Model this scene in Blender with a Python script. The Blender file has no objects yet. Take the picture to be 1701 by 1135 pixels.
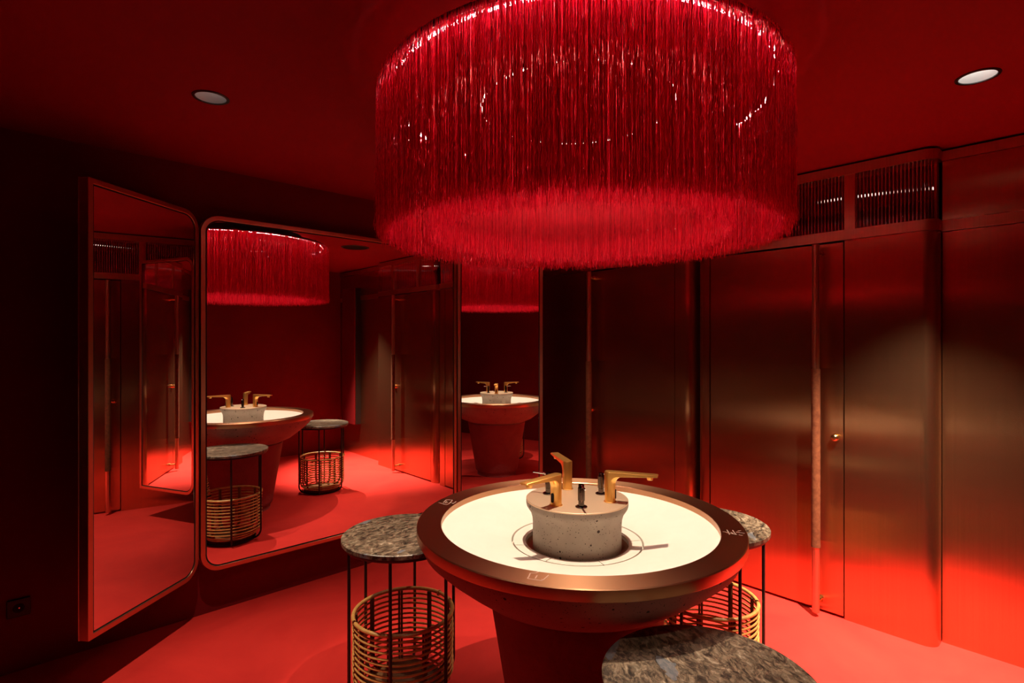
import bpy, bmesh, math, random
import numpy as np
from mathutils import Vector, Matrix

random.seed(7)
rng = np.random.default_rng(11)
scene = bpy.context.scene
col = scene.collection
PI = math.pi
R = math.radians

# ------------------------------------------------------------------ camera, world, exposure
# room axes: x along the mirror wall towards the stalls, y towards the mirror wall, z up
CAM_H = 1.525
cam_data = bpy.data.cameras.new('camera')
cam = bpy.data.objects.new('camera', cam_data)
col.objects.link(cam)
cam.location = (0, 0, CAM_H)
cam.rotation_euler = (PI / 2, 0, R(47.0) - PI / 2)
cam_data.sensor_width = 36
cam_data.lens = 900 / 1701 * 36
cam_data.clip_start = 0.02
scene.camera = cam

world = bpy.data.worlds.new('world')
scene.world = world
world.use_nodes = True
world.node_tree.nodes['Background'].inputs[0].default_value = (0.02, 0.001, 0.001, 1)
world.node_tree.nodes['Background'].inputs[1].default_value = 0.05

vs = scene.view_settings
vs.view_transform = 'Standard'
vs.look = 'None'
vs.gamma = 1
vs.use_curve_mapping = False
vs.exposure = 0.0

scene.cycles.max_bounces = 12
scene.cycles.glossy_bounces = 8
scene.cycles.transparent_max_bounces = 24
scene.cycles.sample_clamp_indirect = 6

WARM = (1.0, 0.79, 0.57)
CENTRE_W = 330     # spotlight at the top of the light well above the chandelier
DOWN_W = (210, 1500, 150, 30)       # ceiling downlights
DOWN_AIM = (None, (3.18, 0.66), None, None)
RING_E = 165.0       # glowing diffuser ring inside the fringe
WELL_R, WELL_Z = 0.50, 3.28      # round light well in the ceiling over the chandelier
DC = (1.575, 1.33)                       # axis shared by wash basin and chandelier
DOWNLIGHTS = [(0.596, 2.403), (2.611, 0.289), (2.60, 2.36), (0.54, 0.29)]

ROOM_H = 2.5
WALL_M = 3.39      # mirror wall
BACK = -0.70
LEFT = -1.6
STALL_X = 3.36     # stall fronts
SET_X = 3.47       # set-back panel
FAR_X = 4.65       # back of the stalls


# ------------------------------------------------------------------ materials
def new_mat(name):
    m = bpy.data.materials.new(name)
    m.use_nodes = True
    nt = m.node_tree
    return m, nt, nt.nodes['Principled BSDF']


def N(nt, t, **kw):
    n = nt.nodes.new(t)
    for k, v in kw.items():
        if k.startswith('i_'):
            n.inputs[k[2:].replace('_', ' ')].default_value = v
        else:
            setattr(n, k, v)
    return n


def ramp(nt, fac, stops):
    r = N(nt, 'ShaderNodeValToRGB')
    while len(r.color_ramp.elements) < len(stops):
        r.color_ramp.elements.new(0.5)
    for e, (p, c) in zip(r.color_ramp.elements, stops):
        e.position = p
        e.color = (*c, 1)
    nt.links.new(fac, r.inputs[0])
    return r


def simple(name, colr, rough=0.5, metal=0.0, spec=0.5):
    m, nt, b = new_mat(name)
    b.inputs['Base Color'].default_value = (*colr, 1)
    b.inputs['Roughness'].default_value = rough
    b.inputs['Metallic'].default_value = metal
    b.inputs['Specular IOR Level'].default_value = spec
    return m


def mottled(name, c0, c1, scale, rough=0.6, bump=0.05, spec=0.3, stretch=(1, 1, 1), rough2=None, bscale=None):
    m, nt, b = new_mat(name)
    tc = N(nt, 'ShaderNodeTexCoord')
    mp = N(nt, 'ShaderNodeMapping')
    mp.inputs['Scale'].default_value = stretch
    nt.links.new(tc.outputs['Object'], mp.inputs[0])
    n = N(nt, 'ShaderNodeTexNoise')
    n.inputs['Scale'].default_value = scale
    n.inputs['Detail'].default_value = 8
    n.inputs['Roughness'].default_value = 0.65
    n.inputs['Distortion'].default_value = 0.6
    nt.links.new(mp.outputs[0], n.inputs['Vector'])
    r = ramp(nt, n.outputs[0], [(0.3, c0), (0.7, c1)])
    nt.links.new(r.outputs[0], b.inputs['Base Color'])
    b.inputs['Roughness'].default_value = rough
    if rough2 is not None:
        rr = N(nt, 'ShaderNodeMapRange')
        rr.inputs['To Min'].default_value = rough
        rr.inputs['To Max'].default_value = rough2
        nt.links.new(n.outputs[0], rr.inputs[0])
        nt.links.new(rr.outputs[0], b.inputs['Roughness'])
    b.inputs['Specular IOR Level'].default_value = spec
    n2 = N(nt, 'ShaderNodeTexNoise')
    n2.inputs['Scale'].default_value = bscale or scale * 6
    n2.inputs['Detail'].default_value = 6
    nt.links.new(mp.outputs[0], n2.inputs['Vector'])
    bp = N(nt, 'ShaderNodeBump')
    bp.inputs['Strength'].default_value = bump
    bp.inputs['Distance'].default_value = 0.01
    nt.links.new(n2.outputs[0], bp.inputs['Height'])
    nt.links.new(bp.outputs[0], b.inputs['Normal'])
    return m


M_WALL = mottled('red_plaster', (0.13, 0.0017, 0.0036), (0.16, 0.0026, 0.0046), 2.2, 0.75, 0.08, 0.2)
M_CEIL = mottled('red_ceiling_paint', (0.27, 0.003, 0.0085), (0.30, 0.004, 0.010), 1.5, 0.7, 0.03, 0.2)
M_FLOOR = mottled('red_microcement', (0.46, 0.020, 0.018), (0.60, 0.032, 0.025), 1.8, 0.60, 0.12, 0.10,
                  rough2=0.75, bscale=14)
M_BLACK = simple('black_paint', (0.008, 0.007, 0.007), 0.45)
M_GAP = simple('black_shadow_gap', (0.004, 0.003, 0.003), 0.8)
M_BLKMETAL = simple('black_powdercoat', (0.012, 0.010, 0.010), 0.4)
M_MIRROR = simple('mirror_silver', (0.93, 0.92, 0.92), 0.0, 1.0)
M_GOLD = simple('brushed_gold', (1.0, 0.58, 0.17), 0.36, 1.0)
M_CHROME = simple('dark_chrome', (0.16, 0.145, 0.14), 0.16, 1.0)
M_STEEL = simple('bright_chrome', (0.75, 0.72, 0.7), 0.12, 1.0)
M_BRASS = simple('polished_brass', (0.78, 0.52, 0.24), 0.2, 1.0)
M_FRAME = simple('copper_frame', (0.62, 0.34, 0.23), 0.32, 1.0)
M_CREAM = mottled('cream_resin', (0.75, 0.69, 0.62), (0.79, 0.735, 0.665), 6, 0.45, 0.0, 0.4)
M_REFLECT = simple('satin_reflector', (0.62, 0.61, 0.60), 0.35, 0.5)
M_MARK = simple('pale_engraving', (0.85, 0.62, 0.52), 0.35, 0.6)


def brushed(name, colr, rough, aniso, wav=0.0012, haze=0.05):
    m, nt, b = new_mat(name)
    b.inputs['Metallic'].default_value = 1
    b.inputs['Roughness'].default_value = rough
    b.inputs['Anisotropic'].default_value = aniso
    geo = N(nt, 'ShaderNodeNewGeometry')
    cr = N(nt, 'ShaderNodeVectorMath', operation='CROSS_PRODUCT')
    nt.links.new(geo.outputs['True Normal'], cr.inputs[0])
    cr.inputs[1].default_value = (0.0001, 0.0001, 1)
    nt.links.new(cr.outputs[0], b.inputs['Tangent'])
    tc = N(nt, 'ShaderNodeTexCoord')
    mp = N(nt, 'ShaderNodeMapping')
    mp.inputs['Scale'].default_value = (260, 260, 1.2)
    nt.links.new(tc.outputs['Object'], mp.inputs[0])
    n = N(nt, 'ShaderNodeTexNoise')
    n.inputs['Scale'].default_value = 1
    n.inputs['Detail'].default_value = 3
    nt.links.new(mp.outputs[0], n.inputs['Vector'])
    c0 = tuple(c * 0.9 for c in colr)
    r = ramp(nt, n.outputs[0], [(0.35, c0), (0.65, colr)])
    nt.links.new(r.outputs[0], b.inputs['Base Color'])
    # slow oil-canning of the sheet
    mp2 = N(nt, 'ShaderNodeMapping')
    mp2.inputs['Scale'].default_value = (1.2, 1.2, 5.0)
    nt.links.new(tc.outputs['Object'], mp2.inputs[0])
    n2 = N(nt, 'ShaderNodeTexNoise')
    n2.inputs['Scale'].default_value = 1.0
    n2.inputs['Detail'].default_value = 2
    nt.links.new(mp2.outputs[0], n2.inputs['Vector'])
    bp = N(nt, 'ShaderNodeBump')
    bp.inputs['Strength'].default_value = 1.0
    bp.inputs['Distance'].default_value = wav
    nt.links.new(n2.outputs[0], bp.inputs['Height'])
    nt.links.new(bp.outputs[0], b.inputs['Normal'])
    hz = N(nt, 'ShaderNodeBsdfGlossy')
    hz.inputs['Roughness'].default_value = 0.62
    nt.links.new(r.outputs[0], hz.inputs[0])
    mh = N(nt, 'ShaderNodeMixShader')
    mh.inputs[0].default_value = haze
    nt.links.new(b.outputs[0], mh.inputs[1])
    nt.links.new(hz.outputs[0], mh.inputs[2])
    nt.links.new(mh.outputs[0], nt.nodes['Material Output'].inputs[0])
    return m


M_PANEL = brushed('brushed_bronze_sheet', (0.64, 0.36, 0.20), 0.25, 0.95)
M_RAIL = brushed('brushed_copper_rail', (0.72, 0.40, 0.27), 0.34, 0.2, 0.0)
M_RIM = simple('satin_bronze_rim', (0.52, 0.27, 0.15), 0.34, 1.0)
_nt = M_RIM.node_tree
_b = _nt.nodes['Principled BSDF']
_b.inputs['Anisotropic'].default_value = 0.7
_b.inputs['Anisotropic Rotation'].default_value = 0.25
_t = N(_nt, 'ShaderNodeTangent', direction_type='RADIAL', axis='Z')
_nt.links.new(_t.outputs[0], _b.inputs['Tangent'])
M_PLATE = simple('satin_bronze_plate', (0.88, 0.68, 0.49), 0.50, 1.0)

# leather wrapped grips
M_LEATHER = mottled('tan_suede', (0.085, 0.022, 0.009), (0.17, 0.055, 0.022), 40, 0.85, 0.25, 0.2)
# rattan
M_RATTAN = mottled('golden_rattan', (0.48, 0.23, 0.055), (0.70, 0.40, 0.12), 30, 0.42, 0.1, 0.5)
M_STAKE = mottled('brown_rattan', (0.12, 0.05, 0.02), (0.22, 0.10, 0.035), 40, 0.55, 0.1, 0.4)


def concrete(name, c0, c1):
    m, nt, b = new_mat(name)
    tc = N(nt, 'ShaderNodeTexCoord')
    n = N(nt, 'ShaderNodeTexNoise')
    n.inputs['Scale'].default_value = 9
    n.inputs['Detail'].default_value = 8
    nt.links.new(tc.outputs['Object'], n.inputs['Vector'])
    base = ramp(nt, n.outputs[0], [(0.3, c0), (0.7, c1)])

    def pits(scale, lo, hi):
        v = N(nt, 'ShaderNodeTexVoronoi')
        v.inputs['Scale'].default_value = scale
        nt.links.new(tc.outputs['Object'], v.inputs['Vector'])
        # radius of each pit differs
        mr = N(nt, 'ShaderNodeMath', operation='MULTIPLY')
        sc_ = N(nt, 'ShaderNodeSeparateColor')
        nt.links.new(v.outputs['Color'], sc_.inputs[0])
        nt.links.new(sc_.outputs[0], mr.inputs[0])
        mr.inputs[1].default_value = hi
        lt = N(nt, 'ShaderNodeMath', operation='SUBTRACT')
        nt.links.new(mr.outputs[0], lt.inputs[0])
        lt.inputs[1].default_value = lo
        g = N(nt, 'ShaderNodeMath', operation='LESS_THAN')
        nt.links.new(v.outputs['Distance'], g.inputs[0])
        nt.links.new(lt.outputs[0], g.inputs[1])
        return g
    g1 = pits(46, 0.37, 0.64)
    g2 = pits(170, 0.28, 0.58)
    mx = N(nt, 'ShaderNodeMath', operation='MAXIMUM')
    nt.links.new(g1.outputs[0], mx.inputs[0])
    nt.links.new(g2.outputs[0], mx.inputs[1])
    mix = N(nt, 'ShaderNodeMix', data_type='RGBA')
    nt.links.new(mx.outputs[0], mix.inputs['Factor'])
    nt.links.new(base.outputs[0], mix.inputs[6])
    mix.inputs[7].default_value = (0.035, 0.022, 0.018, 1)
    nt.links.new(mix.outputs[2], b.inputs['Base Color'])
    b.inputs['Roughness'].default_value = 0.7
    b.inputs['Specular IOR Level'].default_value = 0.3
    bp = N(nt, 'ShaderNodeBump')
    bp.invert = True
    bp.inputs['Strength'].default_value = 0.6
    bp.inputs['Distance'].default_value = 0.003
    nt.links.new(mx.outputs[0], bp.inputs['Height'])
    nt.links.new(bp.outputs[0], b.inputs['Normal'])
    return m


M_CONC = concrete('pitted_concrete', (0.34, 0.285, 0.235), (0.45, 0.385, 0.32))
M_CONC_RED = mottled('red_concrete', (0.26, 0.045, 0.050), (0.34, 0.065, 0.068), 7, 0.75, 0.3, 0.25, bscale=60)
M_CONC_BOWL = concrete('pitted_red_grey_concrete', (0.33, 0.13, 0.12), (0.40, 0.18, 0.16))


def marble(name, seed):
    m, nt, b = new_mat(name)
    tc = N(nt, 'ShaderNodeTexCoord')
    mp = N(nt, 'ShaderNodeMapping')
    mp.inputs['Location'].default_value = (seed * 3.1, seed * 1.7, seed)
    mp.inputs['Rotation'].default_value = (0, 0, 0.6)
    mp.inputs['Scale'].default_value = (1.0, 1.8, 1.0)
    nt.links.new(tc.outputs['Object'], mp.inputs[0])
    wn = N(nt, 'ShaderNodeTexNoise')
    wn.inputs['Scale'].default_value = 9
    wn.inputs['Detail'].default_value = 3
    nt.links.new(mp.outputs[0], wn.inputs['Vector'])
    ad = N(nt, 'ShaderNodeMixRGB', blend_type='LINEAR_LIGHT')
    ad.inputs[0].default_value = 0.07
    nt.links.new(mp.outputs[0], ad.inputs[1])
    nt.links.new(wn.outputs['Color'], ad.inputs[2])
    n = N(nt, 'ShaderNodeTexNoise')
    n.inputs['Scale'].default_value = 30
    n.inputs['Detail'].default_value = 10
    n.inputs['Roughness'].default_value = 0.72
    n.inputs['Distortion'].default_value = 0.25
    nt.links.new(ad.outputs[0], n.inputs['Vector'])
    r = ramp(nt, n.outputs[0], [(0.34, (0.010, 0.008, 0.006)), (0.44, (0.055, 0.038, 0.027)),
                                (0.52, (0.16, 0.115, 0.075)), (0.58, (0.19, 0.145, 0.10)), (0.70, (0.40, 0.33, 0.25))])
    v = N(nt, 'ShaderNodeTexVoronoi')
    v.inputs['Scale'].default_value = 55
    nt.links.new(ad.outputs[0], v.inputs['Vector'])
    hs = N(nt, 'ShaderNodeMixRGB', blend_type='OVERLAY')
    hs.inputs[0].default_value = 0.55
    bw = N(nt, 'ShaderNodeRGBToBW')
    nt.links.new(v.outputs['Color'], bw.inputs[0])
    nt.links.new(r.outputs[0], hs.inputs[1])
    nt.links.new(bw.outputs[0], hs.inputs[2])
    # sparse blue feldspar flecks
    v2 = N(nt, 'ShaderNodeTexVoronoi')
    v2.inputs['Scale'].default_value = 17
    nt.links.new(ad.outputs[0], v2.inputs['Vector'])
    sx = N(nt, 'ShaderNodeSeparateColor')
    nt.links.new(v2.outputs['Color'], sx.inputs[0])
    gt = N(nt, 'ShaderNodeMath', operation='GREATER_THAN')
    gt.inputs[1].default_value = 0.965
    nt.links.new(sx.outputs[0], gt.inputs[0])
    mm = N(nt, 'ShaderNodeMath', operation='MULTIPLY')
    mm.inputs[1].default_value = 0.55
    nt.links.new(gt.outputs[0], mm.inputs[0])
    mx = N(nt, 'ShaderNodeMix', data_type='RGBA')
    nt.links.new(mm.outputs[0], mx.inputs['Factor'])
    nt.links.new(hs.outputs[0], mx.inputs[6])
    mx.inputs[7].default_value = (0.17, 0.20, 0.24, 1)
    nt.links.new(mx.outputs[2], b.inputs['Base Color'])
    b.inputs['Roughness'].default_value = 0.38
    b.inputs['Specular IOR Level'].default_value = 0.45
    bp = N(nt, 'ShaderNodeBump')
    bp.inputs['Strength'].default_value = 0.15
    bp.inputs['Distance'].default_value = 0.004
    nt.links.new(n.outputs[0], bp.inputs['Height'])
    nt.links.new(bp.outputs[0], b.inputs['Normal'])
    return m


def emission(name, colr, strength):
    m = bpy.data.materials.new(name)
    m.use_nodes = True
    nt = m.node_tree
    nt.nodes.clear()
    o = N(nt, 'ShaderNodeOutputMaterial')
    e = N(nt, 'ShaderNodeEmission')
    e.inputs[0].default_value = (*colr, 1)
    e.inputs[1].default_value = strength
    nt.links.new(e.outputs[0], o.inputs[0])
    return m


def fringe_mat(name):
    m, nt, b = new_mat(name)
    out = nt.nodes['Material Output']
    ge = N(nt, 'ShaderNodeNewGeometry')
    rc = ramp(nt, ge.outputs['Random Per Island'], [(0.0, (0.42, 0.002, 0.018)), (0.6, (0.88, 0.007, 0.050)), (1.0, (0.98, 0.05, 0.09))])
    nt.links.new(rc.outputs[0], b.inputs['Base Color'])
    b.inputs['Roughness'].default_value = 0.22
    b.inputs['Specular IOR Level'].default_value = 0.5
    b.inputs['Specular Tint'].default_value = (1.0, 0.75, 0.65, 1)
    t = N(nt, 'ShaderNodeBsdfTranslucent')
    nt.links.new(rc.outputs[0], t.inputs[0])
    mx = N(nt, 'ShaderNodeMixShader')
    mx.inputs[0].default_value = 0.5
    nt.links.new(b.outputs[0], mx.inputs[1])
    nt.links.new(t.outputs[0], mx.inputs[2])
    gl = N(nt, 'ShaderNodeBsdfGlossy')
    gl.inputs[0].default_value = (1.0, 0.22, 0.22, 1)
    gl.inputs['Roughness'].default_value = 0.30
    m2 = N(nt, 'ShaderNodeMixShader')
    m2.inputs[0].default_value = 0.13
    nt.links.new(mx.outputs[0], m2.inputs[1])
    nt.links.new(gl.outputs[0], m2.inputs[2])
    nt.links.new(m2.outputs[0], out.inputs[0])
    return m


M_FRINGE = fringe_mat('red_tinsel_thread')


def flute_mat():
    m, nt, b = new_mat('reeded_glass')
    b.inputs['Base Color'].default_value = (0.95, 0.80, 0.80, 1)
    b.inputs['Roughness'].default_value = 0.03
    b.inputs['Transmission Weight'].default_value = 1.0
    b.inputs['IOR'].default_value = 1.5
    return m


M_FLUTE = flute_mat()


# ------------------------------------------------------------------ mesh helpers
def link(name, verts, faces, mat, parent=None, smooth=True, angle=35):
    me = bpy.data.meshes.new(name)
    me.from_pydata([tuple(v) for v in verts], [], [tuple(f) for f in faces])
    me.update()
    if smooth:
        me.shade_smooth()
        me.set_sharp_from_angle(angle=R(angle))
    if mat:
        me.materials.append(mat)
    o = bpy.data.objects.new(name, me)
    col.objects.link(o)
    if parent:
        o.parent = parent
    return o


def merge(*parts):
    V, F = [], []
    for v, f in parts:
        b = len(V)
        V += [tuple(p) for p in v]
        F += [tuple(i + b for i in q) for q in f]
    return V, F


def g_box(x0, x1, y0, y1, z0, z1):
    v = [(x, y, z) for z in (z0, z1) for y in (y0, y1) for x in (x0, x1)]
    f = [(0, 2, 3, 1), (4, 5, 7, 6), (0, 1, 5, 4), (2, 6, 7, 3), (0, 4, 6, 2), (1, 3, 7, 5)]
    return v, f


def g_prism(pts, z0, z1):
    """vertical prism over a plan polygon, counter-clockwise"""
    n = len(pts)
    v = [(x, y, z0) for x, y in pts] + [(x, y, z1) for x, y in pts]
    f = [tuple(range(n - 1, -1, -1)), tuple(range(n, 2 * n))]
    f += [(i, (i + 1) % n, n + (i + 1) % n, n + i) for i in range(n)]
    return v, f


def g_lathe(prof, seg=64, c=(0, 0), close=False, a0=0.0, a1=2 * PI):
    """profile of (r, z) turned round the z axis through c; open ends stay open"""
    full = abs(a1 - a0 - 2 * PI) < 1e-6
    m = seg if full else seg + 1
    v = []
    for r, z in prof:
        for i in range(m):
            a = a0 + (a1 - a0) * i / seg
            v.append((c[0] + r * math.cos(a), c[1] + r * math.sin(a), z))
    f = []
    rows = len(prof)
    for j in range(rows if close else rows - 1):
        k = (j + 1) % rows
        for i in range(seg):
            i2 = (i + 1) % m
            f.append((j * m + i, j * m + i2, k * m + i2, k * m + i))
    if close and not full:
        f.append(tuple(j * m for j in range(rows)))
        f.append(tuple(j * m + m - 1 for j in range(rows - 1, -1, -1)))
    return v, f


def g_tube(path, r, seg=10, closed=False, caps=True):
    P = [Vector(p) for p in path]
    n = len(P)
    rad = r if isinstance(r, (list, tuple)) else [r] * n
    T = []
    for i in range(n):
        if closed:
            t = P[(i + 1) % n] - P[i - 1]
        else:
            t = P[min(i + 1, n - 1)] - P[max(i - 1, 0)]
        T.append(t.normalized())
    ref = Vector((0, 0, 1)) if abs(T[0].z) < 0.9 else Vector((1, 0, 0))
    u = T[0].cross(ref).normalized()
    v, f = [], []
    for i in range(n):
        u = (u - T[i] * u.dot(T[i])).normalized()
        w = T[i].cross(u)
        for k in range(seg):
            a = 2 * PI * k / seg
            v.append(P[i] + (u * math.cos(a) + w * math.sin(a)) * rad[i])
    m = n if closed else n - 1
    for i in range(m):
        j = (i + 1) % n
        for k in range(seg):
            k2 = (k + 1) % seg
            f.append((i * seg + k, i * seg + k2, j * seg + k2, j * seg + k))
    if caps and not closed:
        f.append(tuple(range(seg - 1, -1, -1)))
        f.append(tuple((n - 1) * seg + k for k in range(seg)))
    return v, f


def g_ring(rad, r, z, n=48, seg=8, c=(0, 0), wob=0.0):
    return g_tube([(c[0] + (rad + wob * math.sin(3 * a + z * 40)) * math.cos(a),
                    c[1] + (rad + wob * math.sin(3 * a + z * 40)) * math.sin(a), z + wob * math.sin(2 * a + z * 90))
                   for a in (2 * PI * i / n for i in range(n))], r, seg, closed=True)


def empty(name, loc=(0, 0, 0), rz=0.0, parent=None):
    o = bpy.data.objects.new(name, None)
    o.empty_display_size = 0.1
    col.objects.link(o)
    o.location = loc
    o.rotation_euler.z = rz
    if parent:
        o.parent = parent
    return o


def tag(o, label, cat, group=None):
    o['label'] = label
    o['category'] = cat
    if group:
        o['group'] = group
    return o


def structure(o, label):
    o['kind'] = 'structure'
    o['label'] = label
    return o


def copy_tree(o, parent=None):
    c = o.copy()
    col.objects.link(c)
    if parent:
        c.parent = parent
    for ch in list(o.children):
        copy_tree(ch, c)
    return c


def bevel(o, w, seg=2, lim=40):
    b = o.modifiers.new('bevel', 'BEVEL')
    b.width = w
    b.segments = seg
    b.limit_method = 'ANGLE'
    b.angle_limit = R(lim)
    b.harden_normals = False
    return o


# ------------------------------------------------------------------ room shell
T = 0.12
o = link('floor', *g_box(LEFT - T, FAR_X + T, BACK - T, WALL_M + T, -T, 0), M_FLOOR)
structure(o, 'seamless red microcement floor')

# ceiling with round openings for the recessed downlights
DL_R = 0.058
bm = bmesh.new()
outer = [bm.verts.new((x, y, ROOM_H)) for x, y in
         ((LEFT - T, BACK - T), (FAR_X + T, BACK - T), (FAR_X + T, WALL_M + T), (LEFT - T, WALL_M + T))]
ed = [bm.edges.new((outer[i], outer[(i + 1) % 4])) for i in range(4)]
for cx, cy, rr0 in [(a, b, DL_R) for a, b in DOWNLIGHTS] + [(DC[0], DC[1], WELL_R)]:
    loop = [bm.verts.new((cx + rr0 * math.cos(a), cy + rr0 * math.sin(a), ROOM_H))
            for a in (2 * PI * i / 40 for i in range(40))]
    ed += [bm.edges.new((loop[i], loop[(i + 1) % 40])) for i in range(40)]
bmesh.ops.triangle_fill(bm, use_beauty=True, use_dissolve=False, edges=ed)
bmesh.ops.recalc_face_normals(bm, faces=bm.faces)
# a second skin above keeps stray light out of the ceiling void
g = bmesh.ops.create_grid(bm, x_segments=1, y_segments=1, size=1)
for v in g['verts']:
    v.co = ((FAR_X + T) if v.co.x > 0 else (LEFT - T), (WALL_M + T) if v.co.y > 0 else (BACK - T), ROOM_H + 0.85)
me = bpy.data.meshes.new('ceiling')
bm.to_mesh(me)
bm.free()
me.materials.append(M_CEIL)
o = bpy.data.objects.new('ceiling', me)
col.objects.link(o)
structure(o, 'matt red ceiling')

wl = link('trim_1', *g_lathe([(WELL_R, ROOM_H), (WELL_R, WELL_Z), (0.0005, WELL_Z)], 64, c=DC), M_BLACK)
structure(wl, 'round light well in the ceiling above the fringe lamp')

for nm, b, lab in (('wall_mirror_side', (LEFT - T, FAR_X + T, WALL_M, WALL_M + T, 0, ROOM_H), 'dark red plaster wall behind the mirrors'),
                   ('wall_back', (LEFT - T, FAR_X + T, BACK - T, BACK, 0, ROOM_H), 'dark red plaster wall facing the mirrors'),
                   ('wall_left', (LEFT - T, LEFT, BACK, WALL_M, 0, ROOM_H), 'dark red plaster wall facing the stalls'),
                   ('wall_stall_back', (FAR_X, FAR_X + T, BACK, WALL_M, 0, ROOM_H), 'dark red wall at the back of the stalls')):
    structure(link(nm, *g_box(*b), M_WALL), lab)


# ------------------------------------------------------------------ stalls: bronze fronts, doors, reeded transoms
def arc(cx, cy, r, a0, a1, n=10):
    return [(cx + r * math.cos(a0 + (a1 - a0) * i / n), cy + r * math.sin(a0 + (a1 - a0) * i / n)) for i in range(n + 1)]


RC = 0.06                   # rounded stall corners
UNITS = [  # y range of the unit, y range of its door, side of the handle
    dict(y0=0.525, y1=1.80, d0=0.935, d1=1.704, hy=1.050, ky=0.973),
    dict(y0=1.832, y1=WALL_M, d0=1.966, d1=2.735, hy=2.654, ky=2.690),
]
Z_DOOR = 2.072
Z_R0, Z_R1, Z_T1 = 2.082, 2.137, 2.437


def unit_plan(y0, y1, x=STALL_X, back=SET_X + 0.01, r0=True, r1=True, off=0.0):
    """plan of a stall front, rounded towards its two free ends"""
    x -= off
    y0 -= off if r0 else 0
    y1 += off if r1 else 0
    rc = RC + off
    p = [(back, y1)]
    p += arc(x + rc, y1 - rc, rc, PI / 2, PI) if r1 else [(x, y1)]
    p += arc(x + rc, y0 + rc, rc, PI, 1.5 * PI) if r0 else [(x, y0)]
    p += [(back, y0)]
    return p


ws = empty('wall_stall_front', (0, 0, 0))
structure(ws, 'stall fronts of brushed bronze sheet with rounded ends and reeded glass above')
GAPW = 0.006
for ui, u in enumerate(UNITS):
    last = ui == 1
    # panels beside the door
    link('panel', *g_prism(unit_plan(u['y0'], u['d0'] - GAPW, r1=False), 0.0, Z_R0 - 0.002), M_PANEL, ws)
    link('panel', *g_prism(unit_plan(u['d1'] + GAPW, u['y1'], r0=False, r1=not last), 0.0, Z_R0 - 0.002), M_PANEL, ws)
    link('gap_light_stop', *merge(g_box(STALL_X + 0.035, STALL_X + 0.075, u['d0'] - 0.02, u['d0'] + 0.02, 0, Z_R0),  # black strips added behind the door joints to stop light from inside
                        g_box(STALL_X + 0.035, STALL_X + 0.075, u['d1'] - 0.02, u['d1'] + 0.02, 0, Z_R0),
                        g_box(STALL_X + 0.035, STALL_X + 0.075, u['d0'], u['d1'], Z_DOOR - 0.03, Z_R0)), M_GAP, ws, smooth=False)
    # rails
    pl = unit_plan(u['y0'], u['y1'], r1=not last, off=0.004)
    r_ = link('rail', *g_prism(pl, Z_R0, Z_R1), M_RAIL, ws)
    r_ = link('rail', *g_prism(pl, Z_T1, ROOM_H - 0.012), M_RAIL, ws)
    link('shadow_gap', *g_prism(unit_plan(u['y0'], u['y1'], r1=not last, off=-0.012), ROOM_H - 0.012, ROOM_H), M_GAP, ws)
    # reeded glass: follow the rounded plan, ribs of 17 mm
    path = unit_plan(u['y0'], u['y1'], r1=not last, off=-0.012)[1:-1]
    pp = [Vector((a, b, 0)) for a, b in path]
    L = [0]
    for a, b in zip(pp, pp[1:]):
        L.append(L[-1] + (b - a).length)

    def at(s):
        for i in range(len(pp) - 1):
            if s <= L[i + 1] or i == len(pp) - 2:
                t = (s - L[i]) / max(L[i + 1] - L[i], 1e-9)
                d = (pp[i + 1] - pp[i]).normalized()
                return pp[i].lerp(pp[i + 1], t), Vector((-d.y, d.x, 0)) * -1
    # mullions cut the glass into panes
    mull = [0.905, 1.45] if ui == 0 else [2.25, 2.90]
    cuts = [0] + sorted(L[-1] - (L[-1] * (my - path[-1][1]) / (path[0][1] - path[-1][1])) for my in mull) + [L[-1]]
    for c0, c1 in zip(cuts, cuts[1:]):
        nr = max(4, round((c1 - c0) / 0.017))
        V, F = [], []
        S = 6
        nk = nr * S
        for k in range(nk + 1):
            p0, nn = at(c0 + (c1 - c0) * k / nk)
            p = p0 + nn * (0.0045 * math.sqrt(max(0.0, 1 - (2 * ((k % S) / S) - 1) ** 2)))
            q = p0 - nn * 0.004
            V += [(p.x, p.y, Z_R1), (p.x, p.y, Z_T1), (q.x, q.y, Z_R1), (q.x, q.y, Z_T1)]
            if k:
                a = 4 * k
                F += [(a - 4, a - 3, a + 1, a), (a - 2, a + 2, a + 3, a - 1), (a - 4, a, a + 2, a - 2), (a - 3, a - 1, a + 3, a + 1)]
        F += [(0, 2, 3, 1), (4 * nk, 4 * nk + 1, 4 * nk + 3, 4 * nk + 2)]
        link('reeded_pane', V, F, M_FLUTE, ws, angle=70)
    for my in mull:
        link('mullion', *g_box(STALL_X + 0.0, STALL_X + 0.05, my - 0.026, my + 0.026, Z_R1, Z_T1), M_RAIL, ws, smooth=False)
    # partition into the depth
    link('partition', *g_box(SET_X + 0.01, FAR_X, u['y0'] + 0.012, u['y0'] + 0.03, 0, ROOM_H), M_WALL, ws, smooth=False)
# black recess between the two units
link('shadow_gap', *g_box(SET_X - 0.01, SET_X + 0.01, 1.78, 1.86, 0, ROOM_H), M_GAP, ws, smooth=False)

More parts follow.
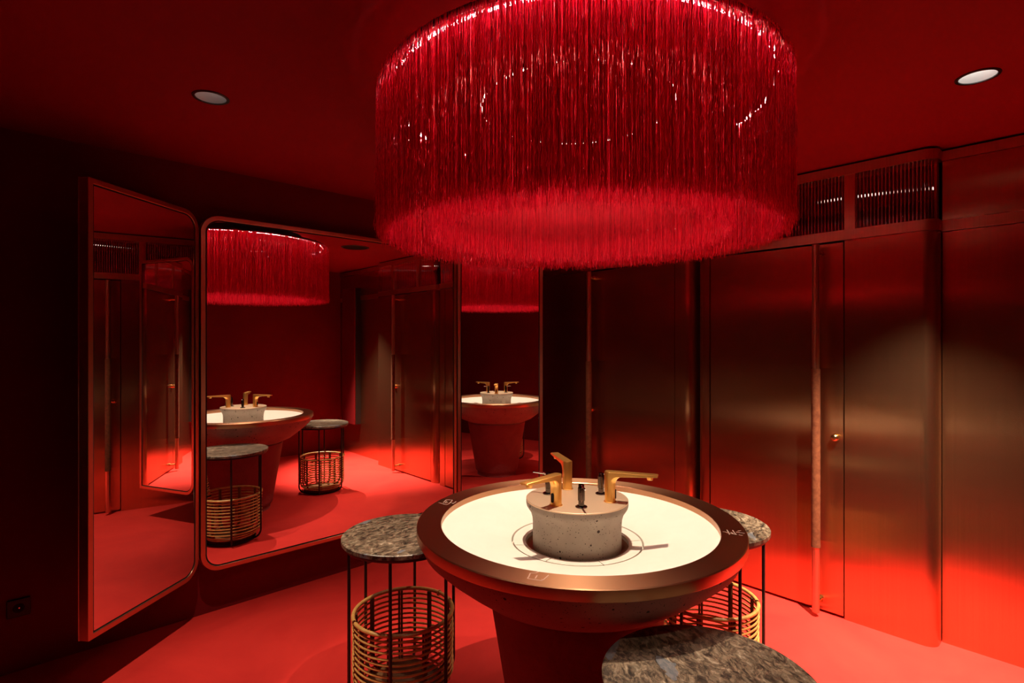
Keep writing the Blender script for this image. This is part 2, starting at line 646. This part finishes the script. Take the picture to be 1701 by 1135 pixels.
sb = empty('wall_stall_setback', (0, 0, 0))
structure(sb, 'flat brushed bronze wall set back beside the stall with the suede door bar')
link('panel', *g_box(SET_X, SET_X + 0.03, BACK, 0.521, 0, Z_R0 - 0.003), M_PANEL, sb, smooth=False)
link('panel', *g_box(SET_X, SET_X + 0.03, BACK, 0.521, Z_R1 + 0.002, Z_T1), M_PANEL, sb, smooth=False)
link('rail', *g_box(SET_X - 0.006, SET_X + 0.03, BACK, 0.521, Z_R0, Z_R1), M_RAIL, sb, smooth=False)
link('rail', *g_box(SET_X - 0.006, SET_X + 0.03, BACK, 0.521, Z_T1 + 0.002, ROOM_H - 0.012), M_RAIL, sb, smooth=False)
link('shadow_gap', *g_box(SET_X + 0.01, SET_X + 0.03, BACK, 0.53, ROOM_H - 0.012, ROOM_H), M_GAP, sb, smooth=False)

for k, u in enumerate(UNITS):
    d = empty('door_%d' % (2 - k), (STALL_X, (u['d0'] + u['d1']) / 2, 0))
    structure(d, ['bronze stall door beside the set-back panel, with a suede-wrapped bar',
                  'bronze stall door beside the mirror wing, with a suede-wrapped bar'][k])
    w = (u['d1'] - u['d0']) / 2
    bevel(link('door_leaf', *g_box(0.001, 0.035, -w, w, 0.014, Z_DOOR), M_PANEL, d, smooth=False), 0.0015, 1)
    hy = u['hy'] - (u['d0'] + u['d1']) / 2
    ky = u['ky'] - (u['d0'] + u['d1']) / 2
    hx = -0.075
    hd = link('door_bar', *g_tube([(hx, hy, z) for z in (0.022, 0.026, 1.0, 2.062, 2.066)], [0.016, 0.019, 0.019, 0.019, 0.016], 24), M_RAIL, d)
    n = 60
    gp = [(hx, hy, 0.385 + (1.373 - 0.385) * i / n) for i in range(n + 1)]
    gr = [0.0225 + 0.0004 * math.sin(i * 1.7) + (0.0006 if i in (0, 1, n - 1, n) else 0) for i in range(n + 1)]
    link('suede_grip', *g_tube(gp, gr, 24), M_LEATHER, hd)
    for z in (0.075, 2.02):
        link('standoff', *g_tube([(hx, hy, z), (-0.012, hy, z), (-0.012, hy, z), (0.001, hy, z)], [0.010, 0.010, 0.017, 0.017], 20), M_BRASS, hd)
    kn = link('thumb_turn', *g_lathe([(0.0, 0.034), (0.012, 0.032), (0.018, 0.026), (0.019, 0.018), (0.014, 0.012), (0.012, 0.008),
                                      (0.021, 0.007), (0.022, 0.0)], 24), M_BRASS, d)
    kn.rotation_euler = (0, -PI / 2, 0)
    kn.location = (0.001, ky, 0.994)

# tall cabinet on the set-back wall, outside the frame but seen in the mirror
cb = empty('wall_cabinet', (SET_X, -0.27, 0))
tag(cb, 'tall narrow dark red cabinet hung on the set-back bronze wall', 'cabinet')
link('carcass', *g_box(-0.075, -0.001, -0.18, 0.18, 0.42, 2.24), M_BLACK, cb, smooth=False)
bevel(link('cabinet_door', *g_box(-0.095, -0.077, -0.178, 0.178, 0.42, 2.24), M_WALL, cb, smooth=False), 0.003, 2)

# ------------------------------------------------------------------ mirrors
MZ0, MZ1 = 0.26, 2.22
MY = 3.30


def rr(w, h, rad, n=10):
    """rounded rectangle from (0,0) to (w,h); rad = bottom left, bottom right, top right, top left"""
    bl, br, tr, tl = rad
    p = arc(bl, bl, bl, PI, 1.5 * PI, n) + arc(w - br, br, br, 1.5 * PI, 2 * PI, n)
    p += arc(w - tr, h - tr, tr, 0, PI / 2, n) + arc(tl, h - tl, tl, PI / 2, PI, n)
    return p


def inset(w, h, rad, d):
    return [(x + d, y + d) for x, y in rr(w - 2 * d, h - 2 * d, [max(r - d, 0.002) for r in rad])]


def make_mirror(name, w, rad, loc, rz, label):
    """mirror in its own frame: x along the glass, -y towards the viewer"""
    h = MZ1 - MZ0
    root = tag(empty(name, loc, rz), label, 'mirror', 'mirrors hung edge to edge')
    depth = 0.04
    A, B, C = inset(w, h, rad, 0), inset(w, h, rad, 0.024), inset(w, h, rad, 0.031)
    n = len(A)
    V = [(x, -0.006, z) for x, z in A] + [(x, -0.006, z) for x, z in B] + [(x, 0.004, z) for x, z in B] + [(x, depth, z) for x, z in A]
    F = []
    for i in range(n):
        j = (i + 1) % n
        F += [(i, j, n + j, n + i), (n + i, n + j, 2 * n + j, 2 * n + i), (3 * n + i, 3 * n + j, j, i)]
    F.append(tuple(3 * n + i for i in range(n)))
    fr = link('frame', V, F, M_FRAME, root, angle=30)
    bevel(fr, 0.0018, 2)
    # black reveal between frame and glass
    V = [(x, 0.0, z) for x, z in B] + [(x, 0.0, z) for x, z in C]
    link('black_reveal', V, [(i, (i + 1) % n, n + (i + 1) % n, n + i) for i in range(n)], M_GAP, root)
    V = [(x, -0.001, z) for x, z in C] + [(x, 0.003, z) for x, z in C]
    F = [tuple(range(n))] + [(n + i, n + (i + 1) % n, (i + 1) % n, i) for i in range(n)]
    link('glass', V, F, M_MIRROR, root, smooth=False)
    return root


FOLD = R(37.3)
RO = 0.10
SQ = 0.004
X0, X1 = 0.768, 2.498
WL = 0.655
mm_ = make_mirror('wall_mirror', X1 - X0, (RO, RO, RO, RO), (X0, MY, MZ0), 0,
                  'wide bronze-framed mirror with four rounded corners, hung between two angled mirrors')
link('wall_fixing', *g_box(0.2, X1 - X0 - 0.2, 0.04, WALL_M - MY, 0.1, 1.86), M_BLACK, mm_, smooth=False)
FL = R(39.0)
lx, ly = X0 - 0.012 - WL * math.cos(FL), MY - WL * math.sin(FL)
ml = make_mirror('wall_mirror', WL, (SQ, RO, RO, SQ), (lx, ly, MZ0), FL,
                 'narrow bronze-framed mirror swung out from the wall beside the wall socket')
mr_ = make_mirror('wall_mirror', WL, (RO, SQ, SQ, RO), (X1 + 0.012, MY, MZ0), -FOLD,
                  'narrow bronze-framed mirror swung out from the wall beside the stall door')
# fixings that carry the swung-out mirrors
for root, s, ang in ((ml, WL - 0.17, FL), (mr_, 0.05, -FOLD)):
    pl = []
    for x, y in ((s, 0.041), (s + 0.12, 0.041)):
        pl.append((x, y))
    # run straight back to the wall in room coordinates
    ca, sa = math.cos(ang), math.sin(ang)
    bx = []
    for x, y in reversed(pl):
        wy = root.location.y + sa * x + ca * y
        dist = WALL_M - wy - 0.001
        bx.append((x + dist * sa, y + dist * ca))
    link('wall_fixing', *g_prism(pl + bx, 0.5, 1.4), M_BLACK, root, smooth=False)

# wall socket
so = tag(empty('wall_socket', (0.04, WALL_M, 0.295)), 'small black wall socket low on the dark red wall', 'socket')
bevel(link('cover_plate', *g_box(-0.041, 0.041, -0.011, -0.0005, -0.041, 0.041), M_BLACK, so, smooth=False), 0.003, 2)
well = link('socket_well', *g_lathe([(0.021, 0.0), (0.021, 0.0005), (0.0005, 0.0005)], 24), M_GAP, so)
well.rotation_euler = (PI / 2, 0, 0)
well.location = (0, -0.0112, 0)
for dx in (0.002,):
    link('contact', *g_tube([(dx, -0.0125, 0), (dx, -0.0114, 0)], 0.003, 10), M_STEEL, so)

# ------------------------------------------------------------------ ceiling fittings
DL_PROTO = None
DL_LABEL = ['black-rimmed ceiling downlight over the mirror beside the wall socket',
            'black-rimmed ceiling downlight in front of the set-back bronze wall',
            'black-rimmed ceiling downlight hidden behind the red fringe lamp',
            'black-rimmed ceiling downlight over the plain back wall']
M_LAMPS = [emission('lamp_face_%d' % k, (1.0, 0.93, 0.85), e) for k, e in enumerate((3, 30, 3, 3))]
for i, (cx, cy) in enumerate(DOWNLIGHTS):
    d = tag(empty('downlight', (cx, cy, ROOM_H)), DL_LABEL[i], 'downlight', 'recessed ceiling downlights')
    link('trim_ring', *g_lathe([(0.056, 0.004), (0.056, -0.003), (0.058, -0.0045), (0.066, -0.003), (0.067, 0.0), (0.060, 0.004)], 40, close=True), M_BLACK, d)
    rf = link('reflector', *g_lathe([(0.0555, 0.0), (0.050, 0.022), (0.036, 0.055), (0.024, 0.062)], 40), M_REFLECT, d)
    link('lamp', *g_lathe([(0.024, 0.061), (0.012, 0.064), (0.0005, 0.065)], 24), M_LAMPS[i], d)
    spot = bpy.data.lights.new('downlight_beam', 'SPOT')
    spot.energy = DOWN_W[i]
    spot.color = WARM
    spot.spot_size = R((62, 56, 74, 84)[i])
    spot.spot_blend = 1.0
    spot.shadow_soft_size = 0.012
    s = bpy.data.objects.new('downlight_beam', spot)
    col.objects.link(s)
    s.parent = d
    s.location = (0, 0, 0.03)
    if DOWN_AIM[i]:
        s.rotation_euler = Vector((DOWN_AIM[i][0] - cx, DOWN_AIM[i][1] - cy, -ROOM_H)).to_track_quat('-Z', 'Y').to_euler()

STALL_LAMP_W = 14
M_STALL = emission('stall_lamp_face', (1.0, 0.85, 0.7), 3)
for (lx_, ly_), lab in (((4.15, 1.0), 'round ceiling lamp inside the stall beside the set-back panel'),
                        ((4.15, 2.45), 'round ceiling lamp inside the stall beside the mirrors')):
    d = tag(empty('stall_lamp', (lx_, ly_, ROOM_H)), lab, 'ceiling lamp', 'lamps inside the stalls')
    link('trim_ring', *g_lathe([(0.050, -0.001), (0.050, -0.012), (0.062, -0.012), (0.064, -0.001)], 32), M_BLACK, d)
    link('lamp', *g_lathe([(0.050, -0.008), (0.0005, -0.008)], 32), M_STALL, d)
    sl = bpy.data.lights.new('stall_beam', 'SPOT')
    sl.energy = STALL_LAMP_W
    sl.color = WARM
    sl.spot_size = R(150)
    sl.spot_blend = 1.0
    sl.shadow_soft_size = 0.03
    s = bpy.data.objects.new('stall_beam', sl)
    col.objects.link(s)
    s.parent = d
    s.location = (0, 0, -0.02)

sp = tag(empty('ceiling_speaker', (2.637, 1.392, ROOM_H)), 'round black speaker flush in the red ceiling', 'speaker')
link('grille', *g_lathe([(0.0005, -0.004), (0.10, -0.004), (0.122, -0.003)], 48), M_GAP, sp)
link('trim_ring', *g_lathe([(0.122, -0.001), (0.122, -0.006), (0.138, -0.005), (0.142, -0.001)], 48), M_BLACK, sp)

# ------------------------------------------------------------------ fringe chandelier
CH_R, CH_Z0, CH_Z1 = 0.712, 1.905, 2.405
ch = tag(empty('fringe_chandelier', (DC[0], DC[1], ROOM_H)), 'large round ceiling lamp of hanging red tinsel fringe', 'chandelier')


def fringe(name, rad, count, z0, z1, band, width, segs, seed, ragged):
    """thin twisted foil threads, hung round a circle"""
    g = np.random.default_rng(seed)
    th = (np.arange(count) + g.uniform(-0.5, 0.5, count)) / count * 2 * PI
    rd = rad + g.uniform(-band, band, count)
    bot = z0 + g.normal(0, ragged, count).clip(-2 * ragged, 2 * ragged) + np.where(g.random(count) < 0.1, g.uniform(0, 0.03, count), 0)
    t = np.linspace(0, 1, segs + 1)
    Z = z1 + (bot - z1)[:, None] * t[None, :]
    # foil lies mostly along the circle, with a random flutter at every node
    ang = th[:, None] + PI / 2 + g.normal(0, 0.75, (count, segs + 1))
    sway = g.normal(0, 0.0022, (count, 2))
    flare = np.where(t > 0.93, (t - 0.93) / 0.07, 0)
    ex = g.normal(0, 0.0035, (count, 2))
    wob = np.cumsum(g.normal(0, 0.00035, (count, segs + 1, 2)), axis=1)
    cx = (rd * np.cos(th))[:, None] + sway[:, :1] * t + ex[:, :1] * flare + wob[:, :, 0]
    cy = (rd * np.sin(th))[:, None] + sway[:, 1:] * t + ex[:, 1:] * flare + wob[:, :, 1]
    w = (width * g.uniform(0.6, 1.3, count))[:, None] * 0.5
    dx, dy = np.cos(ang) * w, np.sin(ang) * w
    V = np.stack([np.stack([cx - dx, cy - dy, Z], -1), np.stack([cx + dx, cy + dy, Z], -1)], 2).reshape(-1, 3)
    base = (np.arange(count)[:, None] * (segs + 1) + np.arange(segs)[None, :]) * 2
    Fq = np.stack([base, base + 1, base + 3, base + 2], -1).reshape(-1, 4)
    me = bpy.data.meshes.new(name)
    me.vertices.add(len(V))
    me.vertices.foreach_set('co', V.ravel())
    me.loops.add(Fq.size)
    me.loops.foreach_set('vertex_index', Fq.ravel().astype(np.int32))
    me.polygons.add(len(Fq))
    me.polygons.foreach_set('loop_start', (np.arange(len(Fq)) * 4).astype(np.int32))
    me.update(calc_edges=True)
    me.materials.append(M_FRINGE)
    o = bpy.data.objects.new(name, me)
    col.objects.link(o)
    o.parent = ch
    o['kind'] = 'stuff'
    o['label'] = 'dense red tinsel threads'
    return o


zc = -ROOM_H
fringe('outer_fringe', CH_R, 10500, CH_Z0 + zc, CH_Z1 + zc, 0.024, 0.0017, 44, 3, 0.010)
fringe('inner_fringe', 0.540, 5200, CH_Z0 + 0.006 + zc, CH_Z1 + zc, 0.012, 0.0016, 30, 4, 0.010)
link('hoop', *g_ring(CH_R, 0.009, CH_Z1 + 0.004 + zc, 96), M_BLKMETAL, ch)
link('hoop', *g_ring(0.540, 0.008, CH_Z1 + 0.004 + zc, 80), M_BLKMETAL, ch)
for k in range(6):
    a = k * PI / 3 + 0.3
    link('hanging_rod', *g_tube([(0.36 * math.cos(a), 0.36 * math.sin(a), CH_Z1 + 0.012 + zc), (CH_R * math.cos(a), CH_R * math.sin(a), CH_Z1 + 0.012 + zc)], 0.005, 8), M_BLKMETAL, ch)
    link('hanging_rod', *g_tube([(0.62 * math.cos(a), 0.62 * math.sin(a), CH_Z1 + 0.01 + zc), (0.62 * math.cos(a), 0.62 * math.sin(a), 0)], 0.004, 8), M_BLKMETAL, ch)
M_RING = emission('lamp_strip_glow', (1.0, 0.76, 0.64), RING_E)
M_RING2 = emission('inner_strip_glow', (1.0, 0.76, 0.64), RING_E * 0.12)
link('lamp_strip', *g_lathe([(0.678, CH_Z1 - 0.002 + zc), (0.690, CH_Z1 - 0.002 + zc)], 96), M_RING, ch)
link('lamp_strip', *g_lathe([(0.356, CH_Z1 - 0.002 + zc), (0.364, CH_Z1 - 0.002 + zc)], 72), M_RING2, ch)
link('strip_tray', *g_lathe([(0.668, CH_Z1 + 0.0 + zc), (0.692, CH_Z1 + 0.0 + zc), (0.692, CH_Z1 + 0.012 + zc), (0.668, CH_Z1 + 0.012 + zc)], 96, close=True), M_BLKMETAL, ch)
link('strip_tray', *g_lathe([(0.348, CH_Z1 + 0.0 + zc), (0.372, CH_Z1 + 0.0 + zc), (0.372, CH_Z1 + 0.012 + zc), (0.348, CH_Z1 + 0.012 + zc)], 72, close=True), M_BLKMETAL, ch)
# spotlight in the middle
wz = WELL_Z - ROOM_H
can = link('spotlight_can', *g_lathe([(0.0005, wz), (0.045, wz), (0.045, wz - 0.11), (0.040, wz - 0.112), (0.038, wz - 0.09), (0.0005, wz - 0.085)], 32), M_BLKMETAL, ch)
cl = bpy.data.lights.new('centre_beam', 'SPOT')
cl.energy = CENTRE_W
cl.color = WARM
cl.spot_size = R(60)
cl.spot_blend = 1.0
cl.shadow_soft_size = 0.012
co = bpy.data.objects.new('centre_beam', cl)
col.objects.link(co)
co.parent = ch
co.location = (0, 0, wz - 0.118)

# ------------------------------------------------------------------ wash basin
wb = tag(empty('wash_basin', (DC[0], DC[1], 0)), 'round free-standing concrete wash fountain with bronze rim, cream bowl and three gold taps', 'wash basin')
RZ = 0.86
link('pedestal', *g_lathe([(0.0005, 0.0), (0.222, 0.0), (0.222, 0.05), (0.238, 0.052), (0.242, 0.06), (0.330, 0.592), (0.328, 0.600), (0.0005, 0.600)], 96), M_CONC_RED, wb)
link('bowl', *g_lathe([(0.300, 0.600), (0.318, 0.600), (0.318, 0.612), (0.345, 0.616), (0.405, 0.642), (0.463, 0.685), (0.522, 0.733), (0.570, 0.778),
                       (0.588, 0.815), (0.590, 0.824), (0.5, 0.824)], 128), M_CONC_BOWL, wb)
rim = link('rim', *g_lathe([(0.508, 0.820), (0.508, RZ - 0.002), (0.510, RZ), (0.593, RZ), (0.596, RZ - 0.003), (0.596, 0.826), (0.594, 0.823), (0.56, 0.822)], 160, close=True), M_RIM, wb)
link('basin_floor', *g_lathe([(0.509, 0.836), (0.49, 0.832), (0.42, 0.818), (0.33, 0.798), (0.247, 0.7775), (0.2455, 0.772), (0.2455, 0.755), (0.16, 0.750)], 128), M_CREAM, wb)
# drain cover: ring of cream plates with joints
dcv = empty('drain_cover', (0, 0, 0), 0, wb)
cutsd = [R(a) for a in (-166, -118, -45, 20, 90, 150, 194)]
for a, b in zip(cutsd, cutsd[1:]):
    link('cover_plate', *g_lathe([(0.193, 0.7725), (0.193, 0.762), (0.2400, 0.767), (0.2400, 0.7765)], 24, close=True, a0=a + 0.006, a1=b - 0.006), M_CREAM, dcv)
link('drain_gap', *g_lathe([(0.193, 0.757), (0.166, 0.756)], 64), M_RIM, wb)
link('drum', *g_lathe([(0.166, 0.75), (0.166, 0.84), (0.168, 0.865), (0.174, 0.886), (0.184, 0.901), (0.189, 0.909), (0.191, 0.917), (0.191, 0.930)], 96), M_CONC, wb)
link('drum_plate', *g_lathe([(0.191, 0.930), (0.191, 0.934), (0.190, 0.935), (0.0005, 0.935)], 96), M_PLATE, wb)

# gold tap, spout along +x
FT = empty('tap', (0, 0, 0))
W2 = 0.019


# body outline in the spout plane: back, flat top, tip, underside with a fillet into the column
fil = [(0.020 + 0.030 * (1 - math.cos(t)), 0.066 + 0.030 * math.sin(t)) for t in (PI / 2 * i / 8 for i in range(9))]
out = [(-0.019, 0.0), (-0.021, 0.108), (-0.018, 0.1125), (0.168, 0.1120), (0.1715, 0.1095), (0.1705, 0.1035)] + [(0.13, 0.1010), (0.09, 0.0985)] + fil[::-1] + [(0.0195, 0.0)]
nO = len(out)
V, F = [], []
sides = [(math.sin(p), math.cos(p) ** 0.75) for p in (R(-84 + 168 * i / 14) for i in range(15))]
for sy, sc in sides:
    for x, z in out:
        hw = W2 * (1 - 0.10 * max(0, x) / 0.17)
        # the column is round in plan, the blade of the spout stays flat with eased edges
        w = min(1.0, max(0.0, (0.052 - x) / 0.030)) if z < 0.1 or x < 0 else 0.0
        ez = 0.0016 * (1 - sc) * (-1 if z > 0.1085 else 1) if z > 0.09 else 0.0
        V.append((x * (1 - w * (1 - sc)), sy * hw, z + ez))
for i in range(len(sides) - 1):
    for k in range(nO):
        k2 = (k + 1) % nO
        F.append((i * nO + k, (i + 1) * nO + k, (i + 1) * nO + k2, i * nO + k2))
F.append(tuple(range(nO - 1, -1, -1)))
F.append(tuple((len(sides) - 1) * nO + k for k in range(nO)))
link('tap_body', V, F, M_GOLD, FT, angle=50)
link('aerator', *g_lathe([(0.0005, 0.0905), (0.009, 0.0905), (0.0105, 0.092), (0.012, 0.104)], 20, c=(0.143, 0)), M_GOLD, FT)
V, F = [], []
for k in range(24):
    t = 2 * PI * k / 24
    V.append((0.0, 0.0062 * math.cos(t), 0.030 + (0.011 if math.sin(t) >= 0 else -0.011) + 0.0062 * math.sin(t)))
V2 = [(0.0201 - 0.0001 * (v[2] / 0.05), v[1], v[2]) for v in V]
V3 = [(0.0215, v[1] * 0.96, v[2]) for v in V]
link('sensor', V2 + V3, [tuple(range(24, 48))] + [(i, (i + 1) % 24, 24 + (i + 1) % 24, 24 + i) for i in range(24)], M_GAP, FT)
link('foot_ring', *g_lathe([(0.0235, 0.0), (0.0235, 0.002), (0.021, 0.003)], 32), M_GOLD, FT)

DS = empty('soap_dispenser', (0, 0, 0))
link('dispenser_body', *g_lathe([(0.0005, 0.0), (0.0215, 0.0), (0.0215, 0.003), (0.019, 0.0045), (0.0105, 0.005), (0.0105, 0.022), (0.0125, 0.024), (0.0125, 0.068), (0.011, 0.070), (0.0105, 0.071), (0.0105, 0.079), (0.009, 0.081), (0.0005, 0.081)], 28), M_CHROME, DS)
link('nozzle', *g_tube([(0.004, 0, 0.076), (0.02, 0, 0.077), (0.060, 0, 0.079), (0.064, 0, 0.078)], [0.0038, 0.0036, 0.0030, 0.0028], 12), M_STEEL, DS)

for proto, items, lab in ((FT, [(-66.0, -62.0, 0.127), (-175.6, 182.5, 0.127), (57.7, 60.0, 0.127)], None),
                          (DS, [(-132, -128, 0.117), (-16, -8, 0.112), (110, 112, 0.117)], None)):
    for k, (ab, ad, rr_) in enumerate(items):
        t = proto if k == 0 else copy_tree(proto)
        t.parent = wb
        t.location = (rr_ * math.cos(R(ab)), rr_ * math.sin(R(ab)), 0.935)
        t.rotation_euler.z = R(ad)


# little signs engraved on the rim, drawn as thin strokes
def rim_sign(strokes, w=0.0016):
    parts = []
    for st in strokes:
        for (x0, y0), (x1, y1) in zip(st, st[1:]):
            L_ = math.hypot(x1 - x0, y1 - y0)
            nx, ny = -(y1 - y0) / L_ * w, (x1 - x0) / L_ * w
            parts.append(g_prism([(x0 - nx, y0 - ny), (x1 - nx, y1 - ny), (x1 + nx, y1 + ny), (x0 + nx, y0 + ny)], RZ - 0.001, RZ + 0.0006))
    o = link('rim_sign', *merge(*parts), M_MARK, wb, smooth=False)
    o['label'] = 'pale sign engraved in the bronze rim'


rim_sign([[(-0.272, 0.51), (-0.266, 0.465), (-0.249, 0.47), (-0.209, 0.5), (-0.225, 0.523), (-0.259, 0.497)], [(-0.232, 0.509), (-0.256, 0.489)],
          [(-0.24, 0.491), (-0.254, 0.487)], [(-0.209, 0.475), (-0.237, 0.458), (-0.234, 0.477)]])
rim_sign([[(0.254, -0.448), (0.259, -0.455), (0.257, -0.468), (0.262, -0.494)], [(0.283, -0.449), (0.26, -0.467), (0.244, -0.477)], [(0.271, -0.469), (0.262, -0.482)],
          [(0.295, -0.464), (0.269, -0.484), (0.263, -0.493)], [(0.284, -0.481), (0.294, -0.507)], [(0.298, -0.48), (0.313, -0.486)], [(0.267, -0.499), (0.267, -0.512)]])
rim_sign([[(-0.508, -0.249), (-0.495, -0.242), (-0.477, -0.229), (-0.465, -0.239), (-0.452, -0.239)], [(-0.491, -0.263), (-0.473, -0.253)],
          [(-0.482, -0.279), (-0.482, -0.285), (-0.448, -0.274)], [(-0.507, -0.25), (-0.487, -0.287)]])

# ------------------------------------------------------------------ side tables with rattan baskets
TB = empty('side_table', (0, 0, 0))
TR, TZ = 0.262, 0.69
top = link('table_top', *g_lathe([(0.0005, TZ), (TR - 0.004, TZ), (TR, TZ - 0.003), (TR, TZ - 0.018), (TR - 0.003, TZ - 0.020), (0.0005, TZ - 0.020)], 96), None, TB)
link('top_tray', *g_lathe([(0.0005, TZ - 0.034), (TR - 0.012, TZ - 0.034), (TR - 0.010, TZ - 0.031), (TR - 0.010, TZ - 0.021), (0.0005, TZ - 0.021)], 72), M_BLKMETAL, TB)
LR = 0.234
NL = 6
for k in range(NL):
    a = 2 * PI * (k + 0.5) / NL + 0.12
    prof = [(LR, TZ - 0.034), (LR, 0.30), (LR, 0.085)] + [(LR - 0.065 * (1 - math.cos(t)), 0.085 - 0.072 * math.sin(t)) for t in (PI / 2 * i / 8 for i in range(1, 9))]
    link('leg', *g_tube([(r * math.cos(a), r * math.sin(a), z) for r, z in prof], 0.007, 10), M_BLKMETAL, TB)
link('base_ring', *g_ring(LR - 0.065, 0.008, 0.0085, 56, 10), M_BLKMETAL, TB)
BK = empty('basket', (0, 0, 0), 0, TB)
bz0, bz1 = 0.035, 0.350


def brad(z):
    t = (z - bz0) / (bz1 - bz0)
    return 0.212 - 0.050 * max(0.0, 1 - t / 0.22) ** 2


link('basket_rim', *g_ring(0.212, 0.0085, bz1, 64, 10, wob=0.001), M_RATTAN, BK)
NC = 13
for k in range(NC):
    z = bz0 + 0.012 + (bz1 - bz0 - 0.036) * k / (NC - 1)
    link('coil', *g_ring(brad(z), 0.0048, z, 56, 7, wob=0.0012), M_RATTAN, BK)
NS = 9
for k in range(NS):
    a = 2 * PI * (k + 0.35) / NS
    P = [(brad(z) - 0.009, z) for z in np.linspace(bz0, bz1 - 0.004, 14)]
    t0, t1 = Vector((-math.sin(a), math.cos(a), 0)) * 0.006, Vector((math.cos(a), math.sin(a), 0))
    stk = [g_tube([t1 * r + t0 * s + Vector((0, 0, z)) for r, z in P], 0.0055, 7) for s in (-1, 1)]
    link('stake', *merge(*stk), M_STAKE, BK)
link('basket_base', *merge(g_lathe([(0.0005, bz0 - 0.004), (0.165, bz0 - 0.004), (0.172, bz0 + 0.002), (0.165, bz0 + 0.006), (0.0005, bz0 + 0.006)], 48)), M_STAKE, BK)
tie = link('basket_tie', *merge(*[g_ring(0.011, 0.003, 0, 16, 6, c=(0, 0)) for _ in range(1)]), M_RATTAN, BK)
tie.rotation_euler = (PI / 2, 0, 0)
tie.location = (0.212, 0, bz1)

TABLES = [((1.269, 2.055), 0.15, 'round marble-topped side table with a rattan basket, beside the mirrors'),
          ((1.270, 0.647), 1.0, 'round marble-topped side table with a rattan basket, away from mirrors and stalls'),
          ((2.361, 1.209), 0.4, 'round marble-topped side table with a rattan basket, between the basin and the stall doors')]
for k, ((x, y), rz, lab) in enumerate(TABLES):
    t = TB if k == 0 else copy_tree(TB)
    t.location = (x, y, 0)
    t.rotation_euler.z = rz
    tag(t, lab, 'side table', 'side tables round the basin')
    mt = [c for c in t.children if c.name.startswith('table_top')][0]
    mt.data = mt.data.copy()
    mt.data.materials.clear()
    mt.data.materials.append(marble('dark_marble_%d' % k, k + 1.3))
